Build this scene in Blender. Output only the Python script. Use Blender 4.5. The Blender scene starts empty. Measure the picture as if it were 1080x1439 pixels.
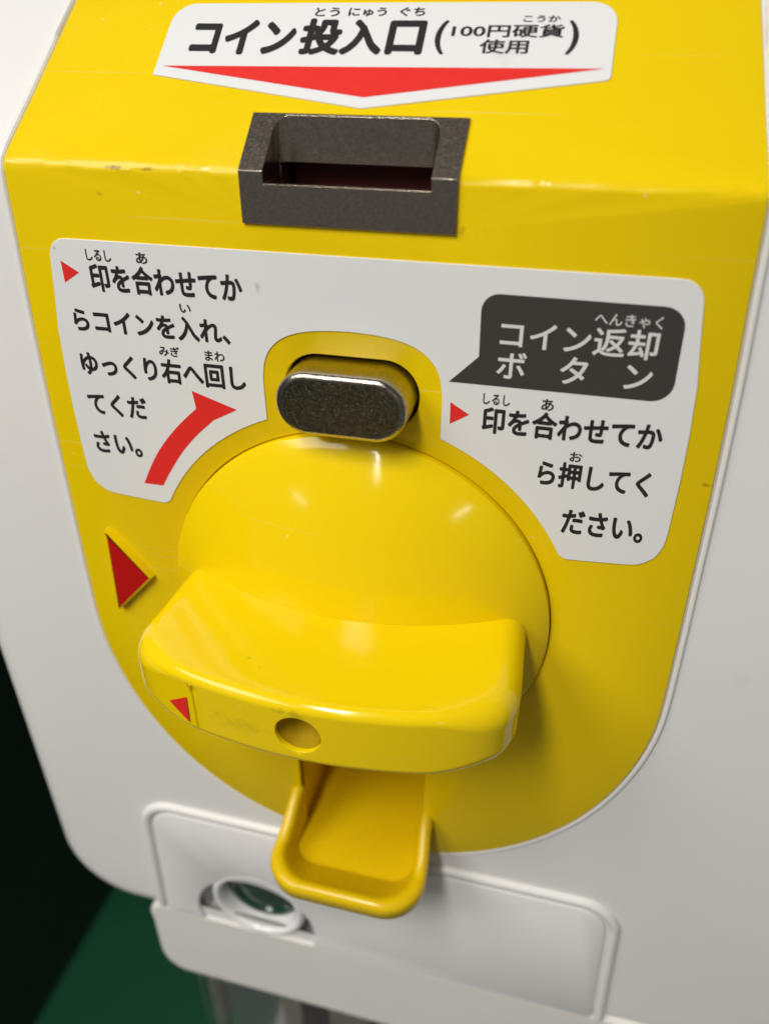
import bpy, bmesh, math, random
from mathutils import Vector, Matrix

random.seed(7)
SC = 0.042                       # one working unit in metres (the yellow panel is 12 cm wide)
scene = bpy.context.scene
COL = scene.collection

# ------------------------------------------------------------------ camera
cam_d = bpy.data.cameras.new('camera')
cam = bpy.data.objects.new('camera', cam_d)
COL.objects.link(cam)
CF, YAW, PITCH, ROLL = 1103.253, 0.2492694, -0.5615565, 0.00032856
CPOS = Vector((0.85154, -2.80094, 2.36275))
R = Matrix.Rotation(YAW, 3, 'Z') @ Matrix.Rotation(PITCH, 3, 'X') @ Matrix.Rotation(ROLL, 3, 'Y')
right, fwd, up = R.col[0], R.col[1], R.col[2]
M = Matrix((right, up, -fwd)).transposed().to_4x4()
M.translation = CPOS * SC
cam.matrix_world = M
cam_d.sensor_fit = 'VERTICAL'
cam_d.sensor_height = 36.0
cam_d.sensor_width = 27.0
cam_d.lens = CF / 1439.0 * 36.0
cam_d.clip_start = 0.005
cam_d.clip_end = 50.0
cam_d.dof.use_dof = True
cam_d.dof.focus_distance = 3.25 * SC
cam_d.dof.aperture_fstop = 12.5
scene.camera = cam

# ------------------------------------------------------------------ world and lamps
world = bpy.data.worlds.new('World')
scene.world = world
world.use_nodes = True
world.node_tree.nodes['Background'].inputs[0].default_value = (1.0, 0.985, 0.955, 1)
world.node_tree.nodes['Background'].inputs[1].default_value = 0.105


def area_lamp(loc, sx, sy, power, col=(1.0, 0.972, 0.925)):
    d = bpy.data.lights.new('area_lamp', 'AREA')
    d.shape = 'RECTANGLE'
    d.size, d.size_y = sx, sy
    d.energy = power
    d.color = col
    o = bpy.data.objects.new('area_lamp', d)
    o.location = loc                     # an area lamp shines down by default
    COL.objects.link(o)
    return o


# ceiling luminaires running away from the machine, with added key and left lamps
area_lamp((-0.09, -0.41, 0.53), 0.075, 0.34, 3.3)  # key lamp added close above, so brightness falls off down the front
area_lamp((-0.20, -2.3, 1.25), 0.035, 1.1, 4.5)
area_lamp((-1.05, -1.15, 1.20), 0.9, 1.5, 27)  # left lamp added broad, to lift the lower left and soften shadows
area_lamp((-3.2, -5.1, 1.20), 0.10, 1.1, 12)
area_lamp((2.6, -5.1, 1.25), 0.10, 1.1, 14)

scene.view_settings.view_transform = 'Standard'
scene.view_settings.look = 'None'
scene.view_settings.gamma = 1.0
scene.view_settings.exposure = 0.0

# ------------------------------------------------------------------ materials
def make_mat(name, col, rough=0.4, metal=0.0, spec=0.5, bump=0.0, bscale=400.0, mottle=0.0, mscale=60.0,
             rvar=0.0, coat=0.0, trans=0.0, ior=1.45, sss=0.0, wear=0.0, dirt=(), stain=0.0, rscale=120):
    m = bpy.data.materials.new(name)
    m.use_nodes = True
    nt = m.node_tree
    b = nt.nodes['Principled BSDF']
    b.inputs['Base Color'].default_value = (*col, 1)
    b.inputs['Roughness'].default_value = rough
    b.inputs['Metallic'].default_value = metal
    b.inputs['Specular IOR Level'].default_value = spec
    b.inputs['IOR'].default_value = ior
    b.inputs['Coat Weight'].default_value = coat
    b.inputs['Coat Roughness'].default_value = 0.08
    b.inputs['Transmission Weight'].default_value = trans
    if sss:
        b.inputs['Subsurface Weight'].default_value = sss
        b.inputs['Subsurface Radius'].default_value = (0.0015, 0.0011, 0.0004)
        b.inputs['Subsurface Scale'].default_value = 1.0
    tc = nt.nodes.new('ShaderNodeTexCoord')
    if bump:
        n = nt.nodes.new('ShaderNodeTexNoise')
        n.inputs['Scale'].default_value = bscale
        n.inputs['Detail'].default_value = 4
        nt.links.new(tc.outputs['Object'], n.inputs['Vector'])
        bp = nt.nodes.new('ShaderNodeBump')
        bp.inputs['Strength'].default_value = bump
        bp.inputs['Distance'].default_value = 0.0004
        nt.links.new(n.outputs['Fac'], bp.inputs['Height'])
        nt.links.new(bp.outputs['Normal'], b.inputs['Normal'])
    if mottle:
        n = nt.nodes.new('ShaderNodeTexNoise')
        n.inputs['Scale'].default_value = mscale
        n.inputs['Detail'].default_value = 5
        nt.links.new(tc.outputs['Object'], n.inputs['Vector'])
        mx = nt.nodes.new('ShaderNodeMix')
        mx.data_type = 'RGBA'
        mx.inputs['A'].default_value = (*[c * (1 - mottle) for c in col], 1)
        mx.inputs['B'].default_value = (*[min(1, c * (1 + mottle)) for c in col], 1)
        nt.links.new(n.outputs['Fac'], mx.inputs['Factor'])
        nt.links.new(mx.outputs['Result'], b.inputs['Base Color'])
    if wear:
        # fine hairline scratches in two directions and a few pale dust specks
        hs = []
        for ang, sc in ((0.5, 1.0), (-0.9, 1.3), (1.7, 0.8)):
            mp = nt.nodes.new('ShaderNodeMapping')
            mp.inputs['Rotation'].default_value = (0, ang, 0)
            mp.inputs['Scale'].default_value = (14 * sc, 1, 1500 * sc)
            nt.links.new(tc.outputs['Object'], mp.inputs['Vector'])
            n = nt.nodes.new('ShaderNodeTexNoise')
            n.inputs['Scale'].default_value = 1.0
            n.inputs['Detail'].default_value = 1
            nt.links.new(mp.outputs['Vector'], n.inputs['Vector'])
            r = nt.nodes.new('ShaderNodeMapRange')
            r.inputs['From Min'].default_value = 0.73
            r.inputs['From Max'].default_value = 0.80
            nt.links.new(n.outputs['Fac'], r.inputs['Value'])
            hs.append(r.outputs['Result'])
        ad = nt.nodes.new('ShaderNodeMath'); ad.operation = 'ADD'
        nt.links.new(hs[0], ad.inputs[0]); nt.links.new(hs[1], ad.inputs[1])
        ad2 = nt.nodes.new('ShaderNodeMath'); ad2.operation = 'ADD'; ad2.use_clamp = True
        nt.links.new(ad.outputs[0], ad2.inputs[0]); nt.links.new(hs[2], ad2.inputs[1])
        vo = nt.nodes.new('ShaderNodeTexVoronoi')
        vo.inputs['Scale'].default_value = 210
        nt.links.new(tc.outputs['Object'], vo.inputs['Vector'])
        ds = nt.nodes.new('ShaderNodeMapRange')
        ds.inputs['From Min'].default_value = 0.055; ds.inputs['From Max'].default_value = 0.035
        nt.links.new(vo.outputs['Distance'], ds.inputs['Value'])
        sel = nt.nodes.new('ShaderNodeMath'); sel.operation = 'GREATER_THAN'
        sx = nt.nodes.new('ShaderNodeSeparateColor')
        nt.links.new(vo.outputs['Color'], sx.inputs[0]); nt.links.new(sx.outputs[0], sel.inputs[0]); sel.inputs[1].default_value = 0.80
        sp = nt.nodes.new('ShaderNodeMath'); sp.operation = 'MULTIPLY'
        nt.links.new(ds.outputs['Result'], sp.inputs[0]); nt.links.new(sel.outputs[0], sp.inputs[1])
        tot = nt.nodes.new('ShaderNodeMath'); tot.operation = 'MULTIPLY_ADD'; tot.use_clamp = True
        nt.links.new(ad2.outputs[0], tot.inputs[0]); tot.inputs[1].default_value = wear; nt.links.new(sp.outputs[0], tot.inputs[2])
        mx2 = nt.nodes.new('ShaderNodeMix'); mx2.data_type = 'RGBA'
        src = b.inputs['Base Color'].links[0].from_socket if b.inputs['Base Color'].is_linked else None
        if src:
            nt.links.new(src, mx2.inputs['A'])
        else:
            mx2.inputs['A'].default_value = (*col, 1)
        mx2.inputs['B'].default_value = (0.80, 0.74, 0.50, 1)
        sc2 = nt.nodes.new('ShaderNodeMath'); sc2.operation = 'MULTIPLY'; sc2.inputs[1].default_value = 0.55
        nt.links.new(tot.outputs[0], sc2.inputs[0]); nt.links.new(sc2.outputs[0], mx2.inputs['Factor'])
        nt.links.new(mx2.outputs['Result'], b.inputs['Base Color'])
    for cx, cy, cz, rx, ry, rz, amt in dirt:
        # grubby marks with ragged outlines, at fixed places on the part
        mp = nt.nodes.new('ShaderNodeVectorMath'); mp.operation = 'SUBTRACT'
        mp.inputs[1].default_value = (cx * SC, cy * SC, cz * SC)
        nt.links.new(tc.outputs['Object'], mp.inputs[0])
        dv = nt.nodes.new('ShaderNodeVectorMath'); dv.operation = 'DIVIDE'
        dv.inputs[1].default_value = (rx * SC, ry * SC, rz * SC)
        nt.links.new(mp.outputs[0], dv.inputs[0])
        ln = nt.nodes.new('ShaderNodeVectorMath'); ln.operation = 'LENGTH'
        nt.links.new(dv.outputs[0], ln.inputs[0])
        n = nt.nodes.new('ShaderNodeTexNoise'); n.inputs['Scale'].default_value = 900; n.inputs['Detail'].default_value = 5
        nt.links.new(tc.outputs['Object'], n.inputs['Vector'])
        sb = nt.nodes.new('ShaderNodeMath'); sb.operation = 'MULTIPLY_ADD'
        nt.links.new(ln.outputs['Value'], sb.inputs[0]); sb.inputs[1].default_value = -0.45; nt.links.new(n.outputs['Fac'], sb.inputs[2])
        r = nt.nodes.new('ShaderNodeMapRange')
        r.inputs['From Min'].default_value = 0.12; r.inputs['From Max'].default_value = 0.42; r.inputs['To Max'].default_value = amt
        nt.links.new(sb.outputs[0], r.inputs['Value'])
        mx3 = nt.nodes.new('ShaderNodeMix'); mx3.data_type = 'RGBA'
        nt.links.new(b.inputs['Base Color'].links[0].from_socket, mx3.inputs['A'])
        mx3.inputs['B'].default_value = (0.16, 0.085, 0.012, 1)
        nt.links.new(r.outputs['Result'], mx3.inputs['Factor'])
        nt.links.new(mx3.outputs['Result'], b.inputs['Base Color'])
    if stain:
        n = nt.nodes.new('ShaderNodeTexNoise'); n.inputs['Scale'].default_value = 75; n.inputs['Detail'].default_value = 8; n.inputs['Roughness'].default_value = 0.65
        nt.links.new(tc.outputs['Object'], n.inputs['Vector'])
        r = nt.nodes.new('ShaderNodeMapRange')
        r.inputs['From Min'].default_value = 0.66; r.inputs['From Max'].default_value = 0.78; r.inputs['To Max'].default_value = stain
        nt.links.new(n.outputs['Fac'], r.inputs['Value'])
        mx4 = nt.nodes.new('ShaderNodeMix'); mx4.data_type = 'RGBA'
        nt.links.new(b.inputs['Base Color'].links[0].from_socket, mx4.inputs['A'])
        mx4.inputs['B'].default_value = (0.36, 0.33, 0.27, 1)
        nt.links.new(r.outputs['Result'], mx4.inputs['Factor'])
        nt.links.new(mx4.outputs['Result'], b.inputs['Base Color'])
    if rvar:
        n = nt.nodes.new('ShaderNodeTexNoise')
        n.inputs['Scale'].default_value = rscale
        n.inputs['Detail'].default_value = 6
        nt.links.new(tc.outputs['Object'], n.inputs['Vector'])
        mr = nt.nodes.new('ShaderNodeMapRange')
        mr.inputs['From Min'].default_value = 0.3
        mr.inputs['From Max'].default_value = 0.7
        mr.inputs['To Min'].default_value = max(0, rough - rvar)
        mr.inputs['To Max'].default_value = rough + rvar
        nt.links.new(n.outputs['Fac'], mr.inputs['Value'])
        nt.links.new(mr.outputs['Result'], b.inputs['Roughness'])
    return m


YEL = (0.84, 0.60, 0.002)
M_YEL = make_mat('yellow_plastic', YEL, spec=0.38, rough=0.22, rvar=0.06, bump=0.02, bscale=90, mottle=0.025, sss=0.08, wear=0.30, dirt=[(-0.90, 0, 1.895, 0.06, 0.05, 0.014, 0.75), (-0.77, 0, 1.893, 0.05, 0.05, 0.010, 0.55), (-0.98, 0, 1.80, 0.02, 0.05, 0.010, 0.4),
                      (1.40, 0, 0.86, 0.03, 0.05, 0.012, 0.6), (0.42, 0, 1.74, 0.02, 0.05, 0.02, 0.35)])
M_YEL_DIAL = make_mat('yellow_dial_plastic', (0.86, 0.618, 0.002), rough=0.11, rvar=0.05, bump=0.015, bscale=70, mottle=0.02, sss=0.08, wear=0.22, dirt=[(-0.03, -0.82, 0.115, 0.10, 0.08, 0.022, 0.35), (-0.46, -0.78, 0.10, 0.035, 0.05, 0.02, 0.4), (-0.25, -0.81, -0.02, 0.22, 0.05, 0.05, 0.16),
                           (-0.28, -0.62, 0.16, 0.015, 0.02, 0.02, 0.35), (-0.21, -0.66, 0.16, 0.008, 0.012, 0.02, 0.35)])
M_YEL_SHADED = make_mat('yellow_plastic_shaded', (0.76, 0.515, 0.003), rough=0.26, rvar=0.05, bump=0.02, bscale=90, sss=0.08)  # same yellow plastic, deepened to carry the chute's shade in its colour
M_WHITE = make_mat('white_plastic', (0.80, 0.79, 0.765), rough=0.36, rvar=0.06, bump=0.03, bscale=900, mottle=0.02, mscale=25, stain=0.20)
M_DOOR = make_mat('door_plastic', (0.81, 0.79, 0.78), rough=0.42, rvar=0.05, bump=0.04, bscale=900, mottle=0.015, mscale=25)
M_SKIRT = make_mat('skirt_plastic', (0.80, 0.78, 0.735), rough=0.42, rvar=0.05, bump=0.03, bscale=900, mottle=0.02)
M_METAL = make_mat('zinc_casting', (0.54, 0.47, 0.385), rough=0.20, metal=1.0, bump=0.13, bscale=2600, mottle=0.34, mscale=2300, rvar=0.07, rscale=2600)
M_BARREL = make_mat('polished_zinc', (0.42, 0.38, 0.31), rough=0.17, metal=1.0, bump=0.16, bscale=3600, mottle=0.45, mscale=1900, rvar=0.08, rscale=2000)
M_METAL_D = make_mat('zinc_casting_face', (0.105, 0.102, 0.088), rough=0.28, metal=1.0, bump=0.70, bscale=2900, mottle=0.75, mscale=2200, rvar=0.16, rscale=2600)
M_LABEL = make_mat('label_film', (0.78, 0.785, 0.785), rough=0.34, rvar=0.04, mottle=0.015, mscale=40, stain=0.22, dirt=[(-0.36, 0, 1.49, 0.018, 0.05, 0.03, 0.35), (-1.225, 0, 1.585, 0.012, 0.05, 0.012, 0.5)])
M_INK = make_mat('black_ink', (0.022, 0.021, 0.02), rough=0.38)
M_BUBBLE = make_mat('charcoal_ink', (0.050, 0.046, 0.042), rough=0.38, mottle=0.06, mscale=200)
M_RED = make_mat('red_ink', (0.78, 0.028, 0.022), rough=0.36, mottle=0.05, mscale=500)
M_REDP = make_mat('red_paint', (0.50, 0.004, 0.003), rough=0.42, mottle=0.06, mscale=300)
M_PRINT_W = make_mat('white_ink', (0.72, 0.72, 0.71), rough=0.38)
M_DARK = make_mat('dark_cavity', (0.015, 0.008, 0.006), rough=0.7)
M_REDIN = make_mat('dark_red_plastic', (0.07, 0.006, 0.005), rough=0.5)
M_LOCKW = make_mat('lock_white_plastic', (0.80, 0.80, 0.79), rough=0.18)
M_LOCKG = make_mat('lock_green_glass', (0.012, 0.045, 0.03), rough=0.08, coat=0.6)
M_HOLE = make_mat('dirty_shaded_hole', (0.40, 0.26, 0.003), rough=0.7, spec=0.15, bump=0.5, bscale=500, mottle=0.4, mscale=300)  # lining of the grip hole: brown dirt plus the hole's shade in the colour
M_FLOOR = make_mat('green_floor', (0.018, 0.145, 0.068), rough=0.5, mottle=0.25, mscale=8)
M_CAB = make_mat('black_cabinet', (0.011, 0.017, 0.012), rough=0.35)
M_ACR = make_mat('clear_acrylic', (0.93, 0.95, 0.93), rough=0.03, trans=1.0, ior=1.49)
M_GREYP = make_mat('grey_plastic', (0.34, 0.30, 0.25), rough=0.4)

# ------------------------------------------------------------------ helpers
TAN = math.tan(math.radians(48))
SA, CA = math.sin(math.radians(48)), math.cos(math.radians(48))
ZC = 1.9                        # height of the crease across the machine's front


def shear(y, z, w=0.022):
    """the upper front leans back 48 degrees above the crease, with a small radius"""
    t = z - ZC
    if t <= -w:
        return y
    if t >= w:
        return y + t * TAN
    return y + TAN * (t + w) ** 2 / (4 * w)


def slope_pt(x, s, h=0.0):
    return (x, s * SA - CA * h, ZC + s * CA + SA * h)




def new_empty(name, loc, label, cat, group=None):
    o = bpy.data.objects.new(name, None)
    o.empty_display_size = 0.02
    o.location = loc
    COL.objects.link(o)
    o['label'] = label
    o['category'] = cat
    if group:
        o['group'] = group
    return o


def finish(name, bm, mat, parent=None, smooth=35, wn=True, label=None):
    bmesh.ops.recalc_face_normals(bm, faces=bm.faces[:])
    bmesh.ops.scale(bm, vec=(SC, SC, SC), verts=bm.verts[:])
    fl = bm.faces.layers.int.get('flat')
    flat = [bool(f[fl]) for f in bm.faces] if fl else None
    me = bpy.data.meshes.new(name)
    bm.to_mesh(me)
    bm.free()
    if flat:
        return link_mesh(name, me, mat, parent, smooth, False, label, flat)
    return link_mesh(name, me, mat, parent, smooth, wn, label)


def link_mesh(name, me, mat, parent=None, smooth=35, wn=True, label=None, flat=None):
    if smooth:
        me.polygons.foreach_set('use_smooth', [not f for f in flat] if flat else [True] * len(me.polygons))
        me.set_sharp_from_angle(angle=math.radians(smooth))
    o = bpy.data.objects.new(name, me)
    me.materials.append(mat)
    COL.objects.link(o)
    if parent is not None:
        o.parent = parent
        if parent.type == 'EMPTY':
            o.location = -parent.location
    if smooth and wn:
        md = o.modifiers.new('wn', 'WEIGHTED_NORMAL')
        md.keep_sharp = True
    if label:
        o['label'] = label
    return o


def bake(o):
    """apply the modifiers of an object"""
    dg = bpy.context.evaluated_depsgraph_get()
    me = bpy.data.meshes.new_from_object(o.evaluated_get(dg))
    o.modifiers.clear()
    o.data = me
    return o


def rpoly(pts, n=7):
    """polygon with rounded corners: (x, z, r)"""
    out = []
    N = len(pts)
    for i in range(N):
        x, z, r = pts[i]
        p = Vector((x, z))
        if r <= 0:
            out.append((x, z))
            continue
        a = Vector(pts[i - 1][:2]) - p
        b = Vector(pts[(i + 1) % N][:2]) - p
        la, lb = a.length, b.length
        a.normalize(); b.normalize()
        ang = a.angle(b)
        d = min(r / math.tan(ang / 2), la * 0.49, lb * 0.49)
        rr = d * math.tan(ang / 2)
        c = p + (a + b).normalized() * (rr / math.sin(ang / 2))
        s, e = p + a * d - c, p + b * d - c
        a0 = math.atan2(s.y, s.x)
        da = math.atan2(e.y, e.x) - a0
        while da > math.pi: da -= 2 * math.pi
        while da < -math.pi: da += 2 * math.pi
        for k in range(n + 1):
            t = a0 + da * k / n
            out.append((c.x + rr * math.cos(t), c.y + rr * math.sin(t)))
    return out


def spline(pts, n=8):
    """open Catmull-Rom through points"""
    P = [Vector(p) for p in pts]
    P = [2 * P[0] - P[1]] + P + [2 * P[-1] - P[-2]]
    out = []
    for i in range(1, len(P) - 2):
        for k in range(n):
            t = k / n
            a, b, c, d = P[i - 1:i + 3]
            q = 0.5 * ((2 * b) + (c - a) * t + (2 * a - 5 * b + 4 * c - d) * t * t + (3 * b - a - 3 * c + d) * t ** 3)
            out.append(tuple(q))
    out.append(tuple(P[-2]))
    return out


def area2(p):
    return sum(p[i - 1][0] * p[i][1] - p[i][0] * p[i - 1][1] for i in range(len(p))) / 2


def ccw(p):
    return list(p) if area2(p) > 0 else list(reversed(p))


def clean(p, eps=1e-5):
    out = []
    for q in p:
        if not out or (Vector(q) - Vector(out[-1])).length > eps:
            out.append(q)
    if (Vector(out[0]) - Vector(out[-1])).length < eps:
        out.pop()
    return out


def inset(p, d):
    """offset a counter-clockwise polygon inwards by d"""
    N = len(p)
    out = []
    for i in range(N):
        a, b, c = Vector(p[i - 1]), Vector(p[i]), Vector(p[(i + 1) % N])
        n1 = Vector((-(b - a).y, (b - a).x)).normalized()
        n2 = Vector((-(c - b).y, (c - b).x)).normalized()
        m = n1 + n2
        k = m.length_squared
        m = m * (2 / k) if k > 0.3 else m.normalized()
        out.append(tuple(b + m * (d[i] if isinstance(d, list) else d)))
    return out


def circle(cx, cz, r, n=48, a0=0.0):
    return [(cx + r * math.cos(a0 + 2 * math.pi * i / n), cz + r * math.sin(a0 + 2 * math.pi * i / n)) for i in range(n)]


def bridge(bm, r0, r1, closed=True):
    N = len(r0)
    for i in range(N if closed else N - 1):
        j = (i + 1) % N
        try:
            bm.faces.new((r0[i], r0[j], r1[j], r1[i]))
        except ValueError:
            pass


def plate(outline, stations, holes=(), hole_stations=None, back=False, crease=False, chips=False):
    """front plate in the XZ plane. stations = [(inset, y), ...] from the front ring backwards."""
    bm = bmesh.new()
    loops = [(ccw(clean(outline)), stations, 1)] + [(ccw(clean(h)), hole_stations or stations, -1) for h in holes]
    fe = []
    lastring = None
    for poly, st, sg in loops:
        prev = None
        for k, (ins, y) in enumerate(st):
            q = inset(poly, ins * sg) if ins else poly
            ring = [bm.verts.new((x, y, z)) for x, z in q]
            if k == 0:
                for i in range(len(ring)):
                    fe.append(bm.edges.new((ring[i], ring[(i + 1) % len(ring)])))
            else:
                bridge(bm, prev, ring)
            prev = ring
        if sg == 1:
            lastring = prev
    fl = bm.faces.layers.int.new('flat')
    for f in bmesh.ops.triangle_fill(bm, use_beauty=True, use_dissolve=False, edges=fe)['geom']:
        if isinstance(f, bmesh.types.BMFace):
            f[fl] = 1
    if back:
        bm.faces.new(lastring)
    if crease:
        w = 0.022
        for t in (-w, -w * 0.6, -w * 0.3, 0, w * 0.3, w * 0.6, w):
            bmesh.ops.bisect_plane(bm, geom=bm.verts[:] + bm.edges[:] + bm.faces[:], plane_co=(0, 0, ZC + t), plane_no=(0, 0, 1))
        if chips:
            for k in range(90):
                xx = -1.36 + 2.72 * (k + random.random() * 0.8) / 90
                g = [f for f in bm.faces if abs(f.calc_center_median().z - ZC) < w]
                g = g + list({e for f in g for e in f.edges}) + list({v for f in g for v in f.verts})
                bmesh.ops.bisect_plane(bm, geom=g, plane_co=(xx, 0, 0), plane_no=(1, 0, random.uniform(-0.5, 0.5)))
        for v in bm.verts:
            d = random.gauss(0, 0.0008) if chips and abs(v.co.z - ZC) < w * 0.7 and v.co.y < 0.002 else 0.0
            v.co.y = shear(v.co.y, v.co.z) + d
            v.co.z -= d * 0.4
    return bm


def loft(rings, caps=(True, True), closed=True):
    bm = bmesh.new()
    rs = [[bm.verts.new(p) for p in r] for r in rings]
    for a, b in zip(rs, rs[1:]):
        bridge(bm, a, b, closed)
    if caps[0]:
        bm.faces.new(rs[0])
    if caps[1]:
        bm.faces.new(rs[-1])
    return bm


def lathe(profile, centre, axis=(0, -1, 0), n=72, cap0=False, cap1=False):
    """profile = (radius, height along axis)"""
    q = Vector((0, 0, 1)).rotation_difference(Vector(axis).normalized())
    c = Vector(centre)
    rings = []
    for r, h in profile:
        rings.append([tuple(c + q @ Vector((r * math.cos(2 * math.pi * i / n), r * math.sin(2 * math.pi * i / n), h))) for i in range(n)])
    return loft(rings, (cap0, cap1))


def tube(path, rad, n=10, closed=False, flat=1.0):
    """round bead along a path of 3D points; flat squeezes it in depth"""
    P = [Vector(p) for p in path]
    N = len(P)
    rings = []
    for i in range(N):
        a = P[i - 1] if (i or closed) else P[i]
        b = P[(i + 1) % N] if (i < N - 1 or closed) else P[i]
        t = (b - a).normalized()
        u = t.cross(Vector((0, -1, 0))).normalized()
        v = u.cross(t).normalized()
        rings.append([tuple(P[i] + u * rad * math.cos(2 * math.pi * k / n) + v * rad * flat * math.sin(2 * math.pi * k / n)) for k in range(n)])
    if closed:
        rings.append(rings[0])
    bm = loft(rings, (not closed, not closed))
    bmesh.ops.remove_doubles(bm, verts=bm.verts[:], dist=1e-6)
    return bm


def box(x0, x1, y0, y1, z0, z1, bev=0.0, seg=2):
    bm = bmesh.new()
    bmesh.ops.create_cube(bm, size=1)
    for v in bm.verts:
        v.co = ((x0 + x1) / 2 + v.co.x * (x1 - x0), (y0 + y1) / 2 + v.co.y * (y1 - y0), (z0 + z1) / 2 + v.co.z * (z1 - z0))
    if bev:
        bmesh.ops.bevel(bm, geom=bm.edges[:], offset=bev, segments=seg, profile=0.5, affect='EDGES')
    return bm


def cut(o, cutters):
    for c in cutters:
        md = o.modifiers.new('cut', 'BOOLEAN')
        md.operation = 'DIFFERENCE'
        md.solver = 'EXACT'
        md.object = c
    bpy.context.view_layer.update()
    bake(o)
    for c in cutters:
        bpy.data.objects.remove(c)
    return o


def round_stations(r, y, n=6):
    """quarter-round front edge of radius r with its front at y"""
    out = []
    for k in range(n + 1):
        a = math.pi / 2 * k / n
        out.append((r * (1 - math.sin(a)), y + r * (1 - math.cos(a))))
    return out


def sheet(poly, y, mat, name, parent, slope=None, label=None):
    """flat print: a closed polygon on the front plane or on the slope"""
    bm = bmesh.new()
    vs = [bm.verts.new((x, y, z) if slope is None else slope_pt(x, z, slope)) for x, z in clean(poly)]
    e = [bm.edges.new((vs[i - 1], vs[i])) for i in range(len(vs))]
    bmesh.ops.triangle_fill(bm, use_beauty=True, edges=e)
    bm.normal_update()
    for f in bm.faces:
        if f.normal.y > 0:
            f.normal_flip()
    bmesh.ops.scale(bm, vec=(SC, SC, SC), verts=bm.verts[:])
    me = bpy.data.meshes.new(name)
    bm.to_mesh(me); bm.free()
    return link_mesh(name, me, mat, parent, smooth=0, label=label)


def lettering(txt, x0, x1, z0, z1, y, mat, parent, slope=None, weight=0.012):
    c = bpy.data.curves.new('lettering', 'FONT')
    c.body = txt
    c.resolution_u = 4
    t = bpy.data.objects.new('lettering_curve', c)
    COL.objects.link(t)
    bpy.context.view_layer.update()
    dg = bpy.context.evaluated_depsgraph_get()
    me = bpy.data.meshes.new_from_object(t.evaluated_get(dg))
    bpy.data.objects.remove(t)
    bpy.data.curves.remove(c)
    # thicken the strokes: the outline repeated round a small circle, each copy a hair behind the last
    base_v = [(v.co.x, v.co.y) for v in me.vertices]
    base_f = [tuple(p.vertices) for p in me.polygons]
    bpy.data.meshes.remove(me)
    n = 8 if weight > 0 else 0
    shifts = [(weight * math.cos(2 * math.pi * k / 8), weight * math.sin(2 * math.pi * k / 8)) for k in range(n)] + [(0.0, 0.0)]
    a0 = min(p[0] for p in base_v) - weight; a1 = max(p[0] for p in base_v) + weight
    b0 = min(p[1] for p in base_v) - weight; b1 = max(p[1] for p in base_v) + weight
    vs, fs = [], []
    for k, (dx, dy) in enumerate(shifts):
        o = len(vs)
        d = 0.00008 * k
        for px, py in base_v:
            X = x0 + (px + dx - a0) / (a1 - a0) * (x1 - x0)
            Z = z0 + (py + dy - b0) / (b1 - b0) * (z1 - z0)
            p = (X, y - d, Z) if slope is None else slope_pt(X, Z, slope + d)
            vs.append(Vector(p) * SC)
        fs += [tuple(i + o for i in f) for f in base_f]
    me = bpy.data.meshes.new('lettering')
    me.from_pydata(vs, [], fs)
    me.update()
    return link_mesh('lettering', me, mat, parent, smooth=0)


def mirror_outline(right):
    """closed outline from the right half, listed from the top centre to the bottom centre"""
    left = [(-x, z) for x, z in reversed(right)]
    return clean(right + left)


# ------------------------------------------------------------------ background setting
FZ = -14.0
bm = bmesh.new()
vs = [bm.verts.new(p) for p in ((-60, -3, FZ), (40, -3, FZ), (40, 70, FZ), (-60, 70, FZ))]
bm.faces.new(vs)
floor = finish('floor', bm, M_FLOOR, smooth=0)
floor['kind'] = 'structure'

cabinet = finish('dark_cabinet', box(-22, -7.45, -6, 30, FZ + 0.004, 0.5, 0.3, 3), M_CAB)
cabinet['label'] = 'blurred black cabinet standing on the green floor at the left edge'
cabinet['category'] = 'cabinet'

# the machine below, on which this one stands
base = new_empty('lower_capsule_machine', (0, 2.2 * SC, FZ * SC), 'blurred clear acrylic capsule box underneath the white machine', 'capsule machine')
finish('base', box(-2.2, 2.2, 0.4, 4.4, FZ, -10.0, 0.15, 3), M_WHITE, base)
ring_o = ccw(rpoly([(-1.78, 0.32, 0.3), (1.78, 0.32, 0.3), (1.78, 4.2, 0.3), (-1.78, 4.2, 0.3)]))
ring_i = inset(ring_o, 0.07)
bm = bmesh.new()
ro0 = [bm.verts.new((x, y, -10.0)) for x, y in ring_o]; ro1 = [bm.verts.new((x, y, -4.2)) for x, y in ring_o]
ri0 = [bm.verts.new((x, y, -10.0)) for x, y in ring_i]; ri1 = [bm.verts.new((x, y, -4.2)) for x, y in ring_i]
bridge(bm, ro0, ro1); bridge(bm, ri0, ri1); bridge(bm, ro0, ri0); bridge(bm, ro1, ri1)
finish('clear_wall', bm, M_ACR, base, wn=False)
finish('lid', plate([(x, z) for x, z in ring_o], [(0.02, 0), (0, 0.02), (0, 0.12)], back=True), M_GREYP, base)
lid = [o for o in base.children if o.name == 'lid'][0]
for v in lid.data.vertices:      # lay the lid flat on the clear walls
    x, y, z = v.co
    v.co = (x, z, -4.2 * SC + y - 0.02 * SC)
for sx in (-1, 1):
    finish('corner_post', lathe([(0.09, 0), (0.09, 5.8)], (sx * 1.58, 0.52, -10.0), (0, 0, 1), 16, True, True), M_GREYP, base)


M_CARD = make_mat('beige_card', (0.42, 0.37, 0.29), rough=0.6)
M_BROWN = make_mat('brown_backing', (0.055, 0.038, 0.028), rough=0.6)
finish('backing', box(-1.15, 1.66, 1.05, 1.10, -9.9, -4.35, 0.01), M_BROWN, base)
finish('display_card', box(-0.98, -0.80, 0.62, 0.66, -9.0, -4.45, 0.01), M_CARD, base)
finish('display_card', box(-0.60, -0.20, 0.80, 0.84, -8.0, -4.60, 0.01), M_CARD, base)
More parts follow.
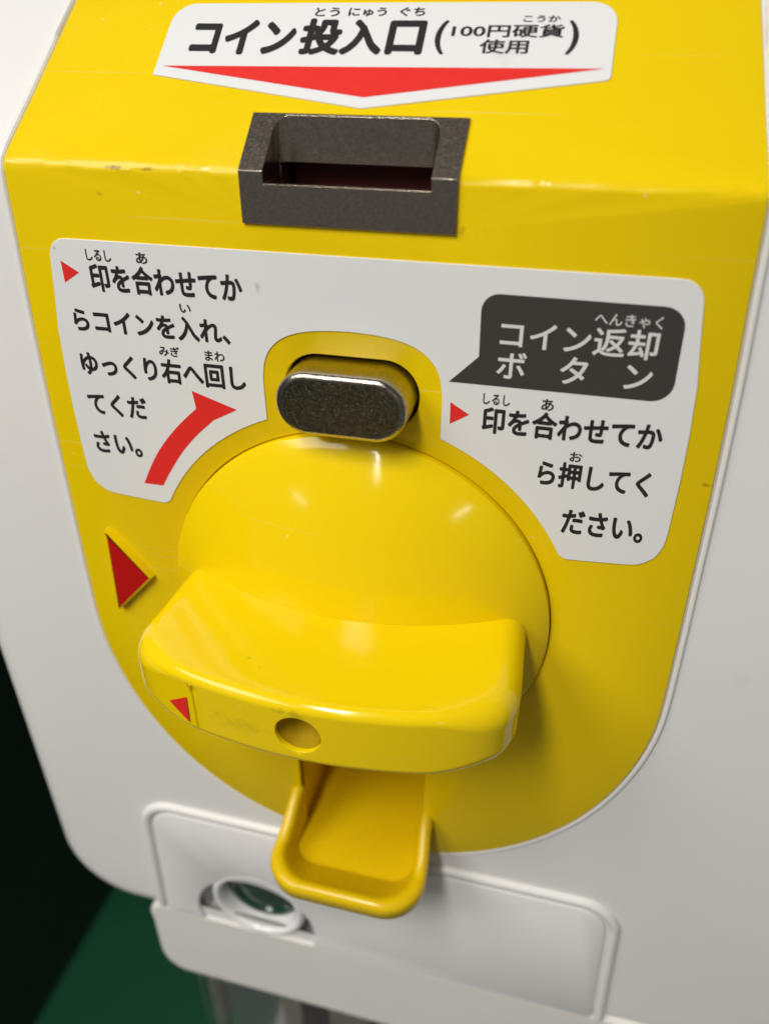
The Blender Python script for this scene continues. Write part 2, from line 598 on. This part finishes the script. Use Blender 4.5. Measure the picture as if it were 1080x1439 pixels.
# ------------------------------------------------------------------ the white capsule machine
mach = new_empty('capsule_vending_machine', (0, 2.0 * SC, -4.05 * SC),
                 'white capsule vending machine with yellow coin panel and turning handle', 'vending machine')

# yellow panel outline
PR = [(1.318, 2.30), (1.345, 2.09), (1.372, 1.9), (1.388, 1.6), (1.408, 1.25), (1.424, 0.85), (1.435, 0.42), (1.442, 0.15), (1.447, -0.10)]
for k in range(19):              # the round lower end
    th = math.radians(-90 * k / 18)
    t = max(0.0, min(1.0, (-math.degrees(th) - 12) / 55))
    rr = 1.449 + 0.047 * t * t * (3 - 2 * t)
    PR.append((rr * math.cos(th) if k < 18 else 0.0, -0.33 + rr * math.sin(th)))
right_side = [(0.0, 2.62), (1.275, 2.62)] + spline(PR, 6)
panel_outline = ccw(mirror_outline(right_side))

# white shell: rounded box whose front leans back above the crease
shell_outline = ccw(rpoly([(-2.38, -3.30, 0.62), (3.60, -3.30, 0.62), (3.60, 2.95, 0.12), (-2.38, 2.95, 0.12)], 12))
NX, NZ, NR = -0.787, -2.975, 0.43                     # lock niche
def niche(r, zb, n=28):
    a = math.asin((zb - NZ) / r)
    return [(NX + r * math.cos(t), NZ + r * math.sin(t)) for t in [a + (math.pi - 2 * a) * k / n for k in range(n + 1)]]
bm = plate(shell_outline, round_stations(0.30, 0.025, 16) + [(0, 3.2)],
           holes=[inset(panel_outline, 0.028), niche(NR + 0.03, -3.10)],
           hole_stations=[(0, 0.025), (0, 0.07)], crease=True, back=True)
shell = finish('shell', bm, M_WHITE, mach, smooth=30)

# bead of the shell that frames the yellow panel
bead_path = inset(panel_outline, -0.024)
finish('panel_bead', tube([(x, shear(0.024, z), z) for x, z in bead_path], 0.015, 10, closed=True, flat=1.0), M_WHITE, mach)

# yellow front panel with openings for the slot and the return chute
slot_hole = [(-0.34, 1.742), (0.34, 1.742), (0.34, 2.054), (-0.34, 2.054)]
chute_hole = rpoly([(-0.362, -1.775, 0.02), (0.362, -1.775, 0.02), (0.362, -1.0, 0.08), (-0.362, -1.0, 0.08)])
button_hole = rpoly([(-0.279, 0.944, 0.147), (0.279, 0.944, 0.147), (0.279, 1.237, 0.147), (-0.279, 1.237, 0.147)], 10)
bm = plate(panel_outline, [(0.008, 0.0), (0.0025, 0.0025), (0, 0.008), (0, 0.06)], holes=[slot_hole, chute_hole, button_hole, circle(0, 0, 0.9055, 128)],
           hole_stations=[(0.009, 0.0), (0.003, 0.003), (0, 0.009), (0, 0.055)], crease=True, chips=True)
panel = finish('front_panel', bm, M_YEL, mach, smooth=30)

# raised pointing triangle at the left of the dial
tri = [(-1.275, 0.262, 0.012), (-1.295, -0.285, 0.012), (-1.045, -0.015, 0.012)]
tri_o = ccw(rpoly(tri, 3))
finish('pointer_block', plate(tri_o, [(0.018, -0.036), (0.010, -0.034), (0, 0.004)]), M_YEL, panel)
sheet(inset(tri_o, 0.019), -0.0372, M_REDP, 'pointer_face', panel)

# ------------------------------------------------------------------ printed labels
LT = 0.005                       # label thickness
def arc(cx, cz, r, a0, a1, n):
    return [(cx + r * math.cos(math.radians(a0 + (a1 - a0) * k / n)), cz + r * math.sin(math.radians(a0 + (a1 - a0) * k / n))) for k in range(n + 1)]
rh = [(0.0, 1.625), (1.150, 1.625)] + arc(1.168, 1.543, 0.082, 78, 8, 7) + [(1.268, 1.40), (1.289, 1.246), (1.300, 1.05), (1.304, 0.874), (1.303, 0.65)]
rh += spline([(1.302, 0.62), (1.297, 0.564), (1.272, 0.502), (1.219, 0.460), (1.16, 0.448)], 4)
rh += [(0.945, 0.434), (0.922, 0.434), (0.905, 0.443)] + arc(0, 0, 1.0, 26.8, 68.2, 20)
rh += [(0.371, 0.945), (0.372, 1.10)] + spline([(0.371, 1.12), (0.360, 1.185), (0.332, 1.243), (0.278, 1.291), (0.2, 1.322), (0.10, 1.337), (0.0, 1.342)], 4)
lab_outline = ccw(mirror_outline(rh))
label = finish('instruction_label', plate(lab_outline, [(0.0015, -LT), (0, -LT + 0.0015), (0, 0.001)]), M_LABEL, mach,
               label='white printed instruction label around the button')
bubble = rpoly([(0.500, 1.531, 0.065), (0.504, 1.291, 0.0), (0.395, 1.180, 0.0), (1.212, 1.180, 0.075), (1.204, 1.529, 0.075)], 6)
YP = -LT - 0.0010
sheet(bubble, YP, M_BUBBLE, 'speech_bubble', label)
F = [('印を合わせてか', -1.0849, -0.4259, 1.4221, 1.5368), ('しるし', -1.0841, -0.9728, 1.5453, 1.5904), ('あ', -0.8644, -0.8147, 1.5465, 1.5906), ('らコインを入れ、', -1.2029, -0.4985, 1.2448, 1.3475), ('い', -0.7048, -0.6559, 1.363, 1.3991), ('ゆっくり右へ回し', -1.2127, -0.4491, 1.0481, 1.1591), ('みぎ', -0.827, -0.7338, 1.1713, 1.215), ('まわ', -0.6203, -0.5335, 1.1689, 1.2128), ('てくだ', -1.219, -0.9315, 0.86, 0.9684), ('さい。', -1.228, -0.9923, 0.6652, 0.7788)]
G = [('コイン返却', 0.5767, 1.1311, 1.3341, 1.4415), ('へんきゃく', 0.9027, 1.1324, 1.4482, 1.4932), ('ボ', 0.5729, 0.6817, 1.2152, 1.3207), ('タ', 0.805, 0.9032, 1.2159, 1.3227), ('ン', 1.0344, 1.1304, 1.2189, 1.3113)]
G2 = [('印を合わせてか', 0.5323, 1.2088, 0.9799, 1.0947), ('しるし', 0.5312, 0.6344, 1.1027, 1.1472), ('あ', 0.7527, 0.7989, 1.101, 1.1488), ('ら押してく', 0.7689, 1.1985, 0.7757, 0.8921), ('お', 0.8828, 0.9303, 0.8978, 0.94), ('ださい。', 0.8864, 1.2104, 0.5631, 0.6821)]
T = [('コイン', -0.7348, -0.3149, 0.5123, 0.6783), ('投入', -0.2956, 0.0243, 0.5135, 0.6841), ('口', 0.0376, 0.1768, 0.5184, 0.6743), ('(', 0.2142, 0.2555, 0.5215, 0.6744), (')', 0.6802, 0.72, 0.5258, 0.6748), ('100円硬貨', 0.2712, 0.668, 0.5990, 0.6570), ('使用', 0.3804, 0.553, 0.5272, 0.5896), ('とう', -0.2625, -0.1663, 0.6931, 0.735), ('にゅう', -0.1321, 0.0139, 0.693, 0.7345), ('ぐち', 0.0635, 0.1588, 0.694, 0.736), ('こうか', 0.519, 0.649, 0.667, 0.6975)]
for t in F + G2:
    lettering(*t, YP, M_INK, label, weight=0.031 if t[4] - t[3] > 0.06 else 0.020)
for t in G:
    lettering(*t, YP - 0.0012, M_PRINT_W, label, weight=0.016 if t[4] - t[3] > 0.06 else 0.006)
# red marks
sheet([(-1.205, 1.537), (-1.131, 1.494), (-1.205, 1.449)], YP, M_RED, 'red_mark', label)
sheet([(0.405, 1.096), (0.481, 1.050), (0.406, 1.002)], YP, M_RED, 'red_mark', label)
ain = spline([(-0.916, 0.530), (-0.863, 0.617), (-0.79, 0.721), (-0.711, 0.811), (-0.619, 0.897)], 5)
aout = spline([(-0.693, 0.943), (-0.742, 0.899), (-0.82, 0.821), (-0.904, 0.718), (-0.968, 0.615), (-1.013, 0.529)], 5)
sheet([*ain, (-0.504, 0.959), (-0.702, 1.025), *aout], YP, M_RED, 'red_arrow', label)

# coin label on the slope
tl = rpoly([(-0.852, 0.415, 0.0), (0.0, 0.281, 0.03), (0.846, 0.422, 0.02), (0.842, 0.760, 0.095), (-0.842, 0.760, 0.095)], 7)
bm = plate(ccw(tl), [(0.0015, LT), (0, LT - 0.0015), (0, -0.001)])
for v in bm.verts:
    v.co = slope_pt(v.co.x, v.co.z, v.co.y)
coin_label = finish('coin_label', bm, M_LABEL, mach, label='white printed label with red arrow above the coin slot')
for t in T:
    w = 0.046 if t[0] in ('コイン', '投入', '口') else (0.022 if t[0] in '()' else (0.020 if t[4] - t[3] > 0.05 else 0.024))
    lettering(*t, 0, M_INK, coin_label, slope=LT + 0.001, weight=w)
sheet([(-0.824, 0.456), (-0.001, 0.328), (0.822, 0.468), (0.3, 0.464), (-0.3, 0.460)], 0, M_RED, 'red_arrow', coin_label, slope=LT + 0.001)

# ------------------------------------------------------------------ coin slot
H = 0.012
prof = [(-H, 1.725), (-H, ZC + H * math.tan(math.radians(24)))]
q = slope_pt(0, 0.246, H)
prof += [(q[1], q[2]), (0.42, 2.02), (0.42, 1.42), (0.05, 1.42), (0.05, 1.725)]
slot = finish('coin_slot', loft([[(x, y, z) for y, z in prof] for x in (-0.397, 0.397)]), M_METAL, mach, smooth=0)
def cutter(bm):
    o = finish('cutter', bm, M_METAL, None, smooth=0)
    return o
loc0 = slot.location.copy(); slot.parent = None; slot.location = (0, 0, 0)
plan = rpoly([(-0.305, -0.4, 0), (0.305, -0.4, 0), (0.305, 0.168, 0.05), (-0.305, 0.168, 0.05)], 6)
c1 = cutter(loft([[(x, y, z) for x, y in plan] for z in (1.863, 3.0)]))
c2 = cutter(box(-0.300, 0.300, 0.014, 0.160, 1.47, 1.90))
c3 = cutter(box(-0.296, 0.296, 0.10, 0.36, 1.47, 1.912))
cut(slot, [c1, c2, c3])
slot.parent = mach; slot.location = loc0
bv = slot.modifiers.new('bevel', 'BEVEL')
bv.width = 0.011 * SC; bv.segments = 2; bv.limit_method = 'ANGLE'; bv.angle_limit = math.radians(28)
slot.data.polygons.foreach_set('use_smooth', [True] * len(slot.data.polygons))
slot.data.set_sharp_from_angle(angle=math.radians(50))
slot.modifiers.new('wn', 'WEIGHTED_NORMAL')
slot['label'] = 'worn grey metal coin slot frame'
finish('slot_ramp', box(-0.285, 0.285, 0.27, 0.352, 1.475, 1.915, 0.01), M_REDIN, slot)

# ------------------------------------------------------------------ coin return button
bo = ccw(rpoly([(-0.264, 0.956, 0.132), (0.264, 0.956, 0.132), (0.264, 1.222, 0.132), (-0.264, 1.222, 0.132)], 14))
btn = finish('return_button', plate(bo, round_stations(0.026, -0.165, 6) + [(-0.004, 0.05)]), M_BARREL, mach, smooth=60)
sheet(inset(bo, 0.026), -0.1662, M_METAL_D, 'button_face', btn)
finish('button_well', plate(ccw(rpoly([(-0.33, 0.9, 0.18), (0.33, 0.9, 0.18), (0.33, 1.29, 0.18), (-0.33, 1.29, 0.18)])), [(0, 0.05), (0, 0.09)], back=False), M_DARK, btn, smooth=0)

# ------------------------------------------------------------------ dial and handle
DH, DR = 0.290, 0.93
prof = [(0.902, -0.06), (0.902, 0.020), (0.898, 0.030)]
for k in range(1, 25):
    r = 0.893 * (1 - k / 24.0)
    prof.append((r if r > 0.002 else 0.002, DH * (1 - (r / DR) ** 2) + 0.010))
dial = finish('dial', lathe(prof, (0, 0, 0), n=128, cap1=True), M_YEL_DIAL, mach, smooth=40)

half = [(-0.800, 0.02), (-0.812, -0.25), (-0.822, -0.46), (-0.812, -0.565), (-0.765, -0.655), (-0.66, -0.722), (-0.46, -0.782), (-0.22, -0.818), (0.0, -0.830)]
front = spline(half + [(-x, y) for x, y in reversed(half[:-1])], 6)
ho = ccw(clean(front))
hh = 0.160
def edge_radius(x, y):   # crisp along the front, full at the two ends
    t = max(0.0, min(1.0, (abs(x) - 0.50) / 0.28))
    return 0.044 + 0.060 * t * t * (3 - 2 * t)
er_top = [edge_radius(x, y) for x, y in ho]
er_low = [min(0.11, 1.1 * r) for r in er_top]
def hring(a, sg):
    er = er_top if sg > 0 else er_low
    q = inset(ho, [r * (1 - math.cos(a)) for r in er]) if a > 1e-6 else ho
    return [(x, y + 0.10 * abs(z) ** 2, z) for (x, y), z in zip(q, [sg * ((hh if sg > 0 else hh + 0.012) - r + r * math.sin(a)) for r in er])]
angs = [math.pi / 2 * k / 8 for k in range(8, -1, -1)]
top0 = hring(angs[0], 1)
dish = [[(x * k, -0.42 + (y + 0.42) * k, z - d) for x, y, z in top0] for k, d in ((0.12, 0.022), (0.35, 0.020), (0.58, 0.015), (0.78, 0.008), (0.92, 0.002))]
dish = [[(x, y, z + 0.55 * (top0[0][2] - z)) for x, y, z in r] for r in dish]
rings = dish + [hring(a, 1) for a in angs] + [hring(a, -1) for a in reversed(angs)]
handle = finish('handle', loft(rings), M_YEL_DIAL, dial, smooth=40)
handle.parent = None; handle.location = (0, 0, 0)
hole = cutter(lathe([(0.098, 0.10), (0.095, -0.008), (0.086, -0.060), (0.060, -0.105), (0.020, -0.125)], (0, -0.83, 0), n=40, cap0=True, cap1=True))
cut(handle, [hole])
handle.data.polygons.foreach_set('use_smooth', [True] * len(handle.data.polygons))
handle.data.set_sharp_from_angle(angle=math.radians(40))
handle.modifiers.new('wn', 'WEIGHTED_NORMAL').keep_sharp = True
handle.parent = dial
finish('hole_lining', lathe([(0.0905, -0.020), (0.083, -0.058), (0.057, -0.101), (0.018, -0.120), (0.002, -0.121)], (0, -0.83, 0), n=32, cap1=True), M_HOLE, dial)

def hy(x):               # depth of the grip's front at x
    x = abs(x)
    pts = [(0, -0.830), (0.22, -0.818), (0.34, -0.803), (0.46, -0.782), (0.56, -0.756), (0.66, -0.722)]
    for (a, ya), (b, yb) in zip(pts, pts[1:]):
        if x <= b:
            return ya + (yb - ya) * (x - a) / (b - a)
    return -0.722
# red mark and mould lines on the grip's front
bm = bmesh.new()
mk = [(-0.592, -0.036), (-0.492, 0.036), (-0.497, -0.112)]
ctr = (sum(p[0] for p in mk) / 3, sum(p[1] for p in mk) / 3)
vs = [bm.verts.new((x, hy(x) - 0.003, z)) for x, z in mk]
bm.faces.new(vs)
bmesh.ops.subdivide_edges(bm, edges=bm.edges[:], cuts=3, use_grid_fill=True)
for v in bm.verts:
    v.co.y = hy(v.co.x) - 0.004
finish('pointer_mark', bm, M_RED, dial, smooth=0)
finish('mould_line', tube([(-0.462, hy(-0.462) + 0.002, z) for z in (0.115, 0.05, 0, -0.05, -0.115)], 0.007, 8), M_YEL_DIAL, dial)

# ------------------------------------------------------------------ coin return chute
def upath(w, front, rad, y0, n=10):
    """U seen from above, from the left root round the front to the right root"""
    p = [(-w, y0), (-w, y0 * 0.66 + (front + rad) * 0.34), (-w, y0 * 0.33 + (front + rad) * 0.67)]
    p += [(-w + rad - rad * math.cos(math.pi / 2 * k / n), front + rad - rad * math.sin(math.pi / 2 * k / n)) for k in range(n + 1)]
    p += [(0, front)]
    return p + [(-x, y) for x, y in reversed(p[:-1])]
def lift(y):             # the rim climbs where it meets the panel
    t = max(0.0, min(1.0, (y + 0.26) / 0.27))
    return 0.17 * t * t * (3 - 2 * t)
def flare(x, y):         # and draws in a little
    t = max(0.0, min(1.0, (y + 0.30) / 0.31))
    return x * (1 - 0.05 * t * t * (3 - 2 * t))
RZ = -1.60
def urow(w, front, rad, z, lifted=True, fl=True):
    return [(flare(x, y) if fl else x, y, z + (lift(y) if lifted else 0)) for x, y in upath(w, front, rad, 0.02)]
rows = [urow(0.338, -0.235, 0.12, -1.742, False, False),
        urow(0.345, -0.262, 0.13, -1.732, False, False),
        urow(0.362, -0.398, 0.19, RZ - 0.040), urow(0.370, -0.430, 0.195, RZ - 0.010), urow(0.386, -0.454, 0.205, RZ + 0.006),
        urow(0.412, -0.478, 0.215, RZ + 0.010), urow(0.434, -0.498, 0.22, RZ - 0.006), urow(0.444, -0.506, 0.225, RZ - 0.032),
        urow(0.438, -0.496, 0.22, RZ - 0.10), urow(0.40, -0.400, 0.20, -1.84, False, False), urow(0.36, -0.250, 0.15, -1.90, False, False)]
bm = loft(rows, (False, False), closed=False)
bm.verts.ensure_lookup_table()
n = len(rows[0])
bk = [bm.verts[i] for i in range(n)]
bk += [bm.verts.new((0.340, 1.30, -1.742)), bm.verts.new((-0.340, 1.30, -1.742))]
bm.faces.new(bk)
bm.verts.ensure_lookup_table()
bm.faces.new([bm.verts[(len(rows) - 1) * n + i] for i in range(n)])
chute = finish('return_chute', bm, M_YEL_SHADED, mach, smooth=50)
# channel behind the panel
bm = bmesh.new()
b = [(-0.362, -1.746), (0.362, -1.746), (0.362, -0.99), (-0.362, -0.99)]
r0 = [bm.verts.new((x, 0.012, z)) for x, z in b]; r1 = [bm.verts.new((x, 1.32, z)) for x, z in b]
bridge(bm, r0, r1); bm.faces.new(r1)
finish('chute_channel', bm, M_YEL_SHADED, chute, smooth=0)

# ------------------------------------------------------------------ lower service door with its lock
ZB = -3.115
nb = niche(NR, ZB, 30)
door_o = rpoly([(1.507, ZB, 0), (1.452, -1.982, 0.17), (-1.432, -1.982, 0.17), (-1.482, ZB, 0.012)], 10) + list(reversed(nb))
door = finish('service_door', plate(ccw(clean(door_o)), [(0.012, 0.0), (0.0035, 0.0035), (0, 0.012), (0, 0.08)]), M_DOOR, mach, smooth=30)
bead = rpoly([(-1.528, -3.090, 0), (-1.480, -1.932, 0.22), (1.500, -1.932, 0.22), (1.555, -3.112, 0)], 10)
finish('door_bead', tube([(x, 0.022, z) for x, z in bead], 0.034, 12, flat=0.9), M_WHITE, mach)
# niche walls
n0 = niche(NR, ZB, 30)
bm = bmesh.new()
r0 = [bm.verts.new((x, 0.02, z)) for x, z in n0]; r1 = [bm.verts.new((x, 0.25, z)) for x, z in n0]
bridge(bm, r0, r1); bm.faces.new(r1)
finish('lock_niche', bm, M_DOOR, door, smooth=40)
# lock barrel
lp = [(0.345, -0.10), (0.345, 0.030), (0.341, 0.062), (0.330, 0.086), (0.314, 0.098), (0.298, 0.098), (0.284, 0.086), (0.275, 0.060), (0.268, 0.020), (0.262, -0.030),
      (0.252, -0.050), (0.238, -0.056), (0.232, -0.10)]
LC = (-0.762, 0.096, -2.788)
finish('lock_barrel', lathe(lp, LC, n=64), M_LOCKW, door, smooth=60)
finish('lock_lens', lathe([(0.266, -0.012), (0.240, 0.000), (0.215, -0.004), (0.196, -0.030), (0.160, -0.030), (0.145, -0.008), (0.07, 0.000), (0.002, 0.002)], LC, n=48, cap1=True), M_LOCKG, door, smooth=40)

# skirt under the door
sk = ccw(rpoly([(-1.715, -4.06, 0.38), (2.9, -4.06, 0.38), (2.9, -3.118, 0.0), (-1.555, -3.118, 0.0), (-1.602, -3.145, 0), (-1.640, -3.19, 0), (-1.672, -3.25, 0), (-1.698, -3.32, 0), (-1.712, -3.40, 0), (-1.715, -3.5, 0)], 10))
def skirt_radius(z):
    t = max(0.0, min(1.0, (-3.12 - z) / 0.30))
    return 0.006 + 0.15 * t * t * (3 - 2 * t)
sr = [skirt_radius(z) for x, z in sk]
rings = []
for k in range(13):
    a = math.pi / 2 * k / 12
    q = inset(sk, [r * (1 - math.sin(a)) for r in sr])
    rings.append([(x, 0.006 + r * (1 - math.cos(a)), z) for (x, z), r in zip(q, sr)])
rings.append([(x, 2.6, z) for x, z in sk])
finish('skirt', loft(rings), M_SKIRT, mach, smooth=40)

bpy.context.view_layer.update()
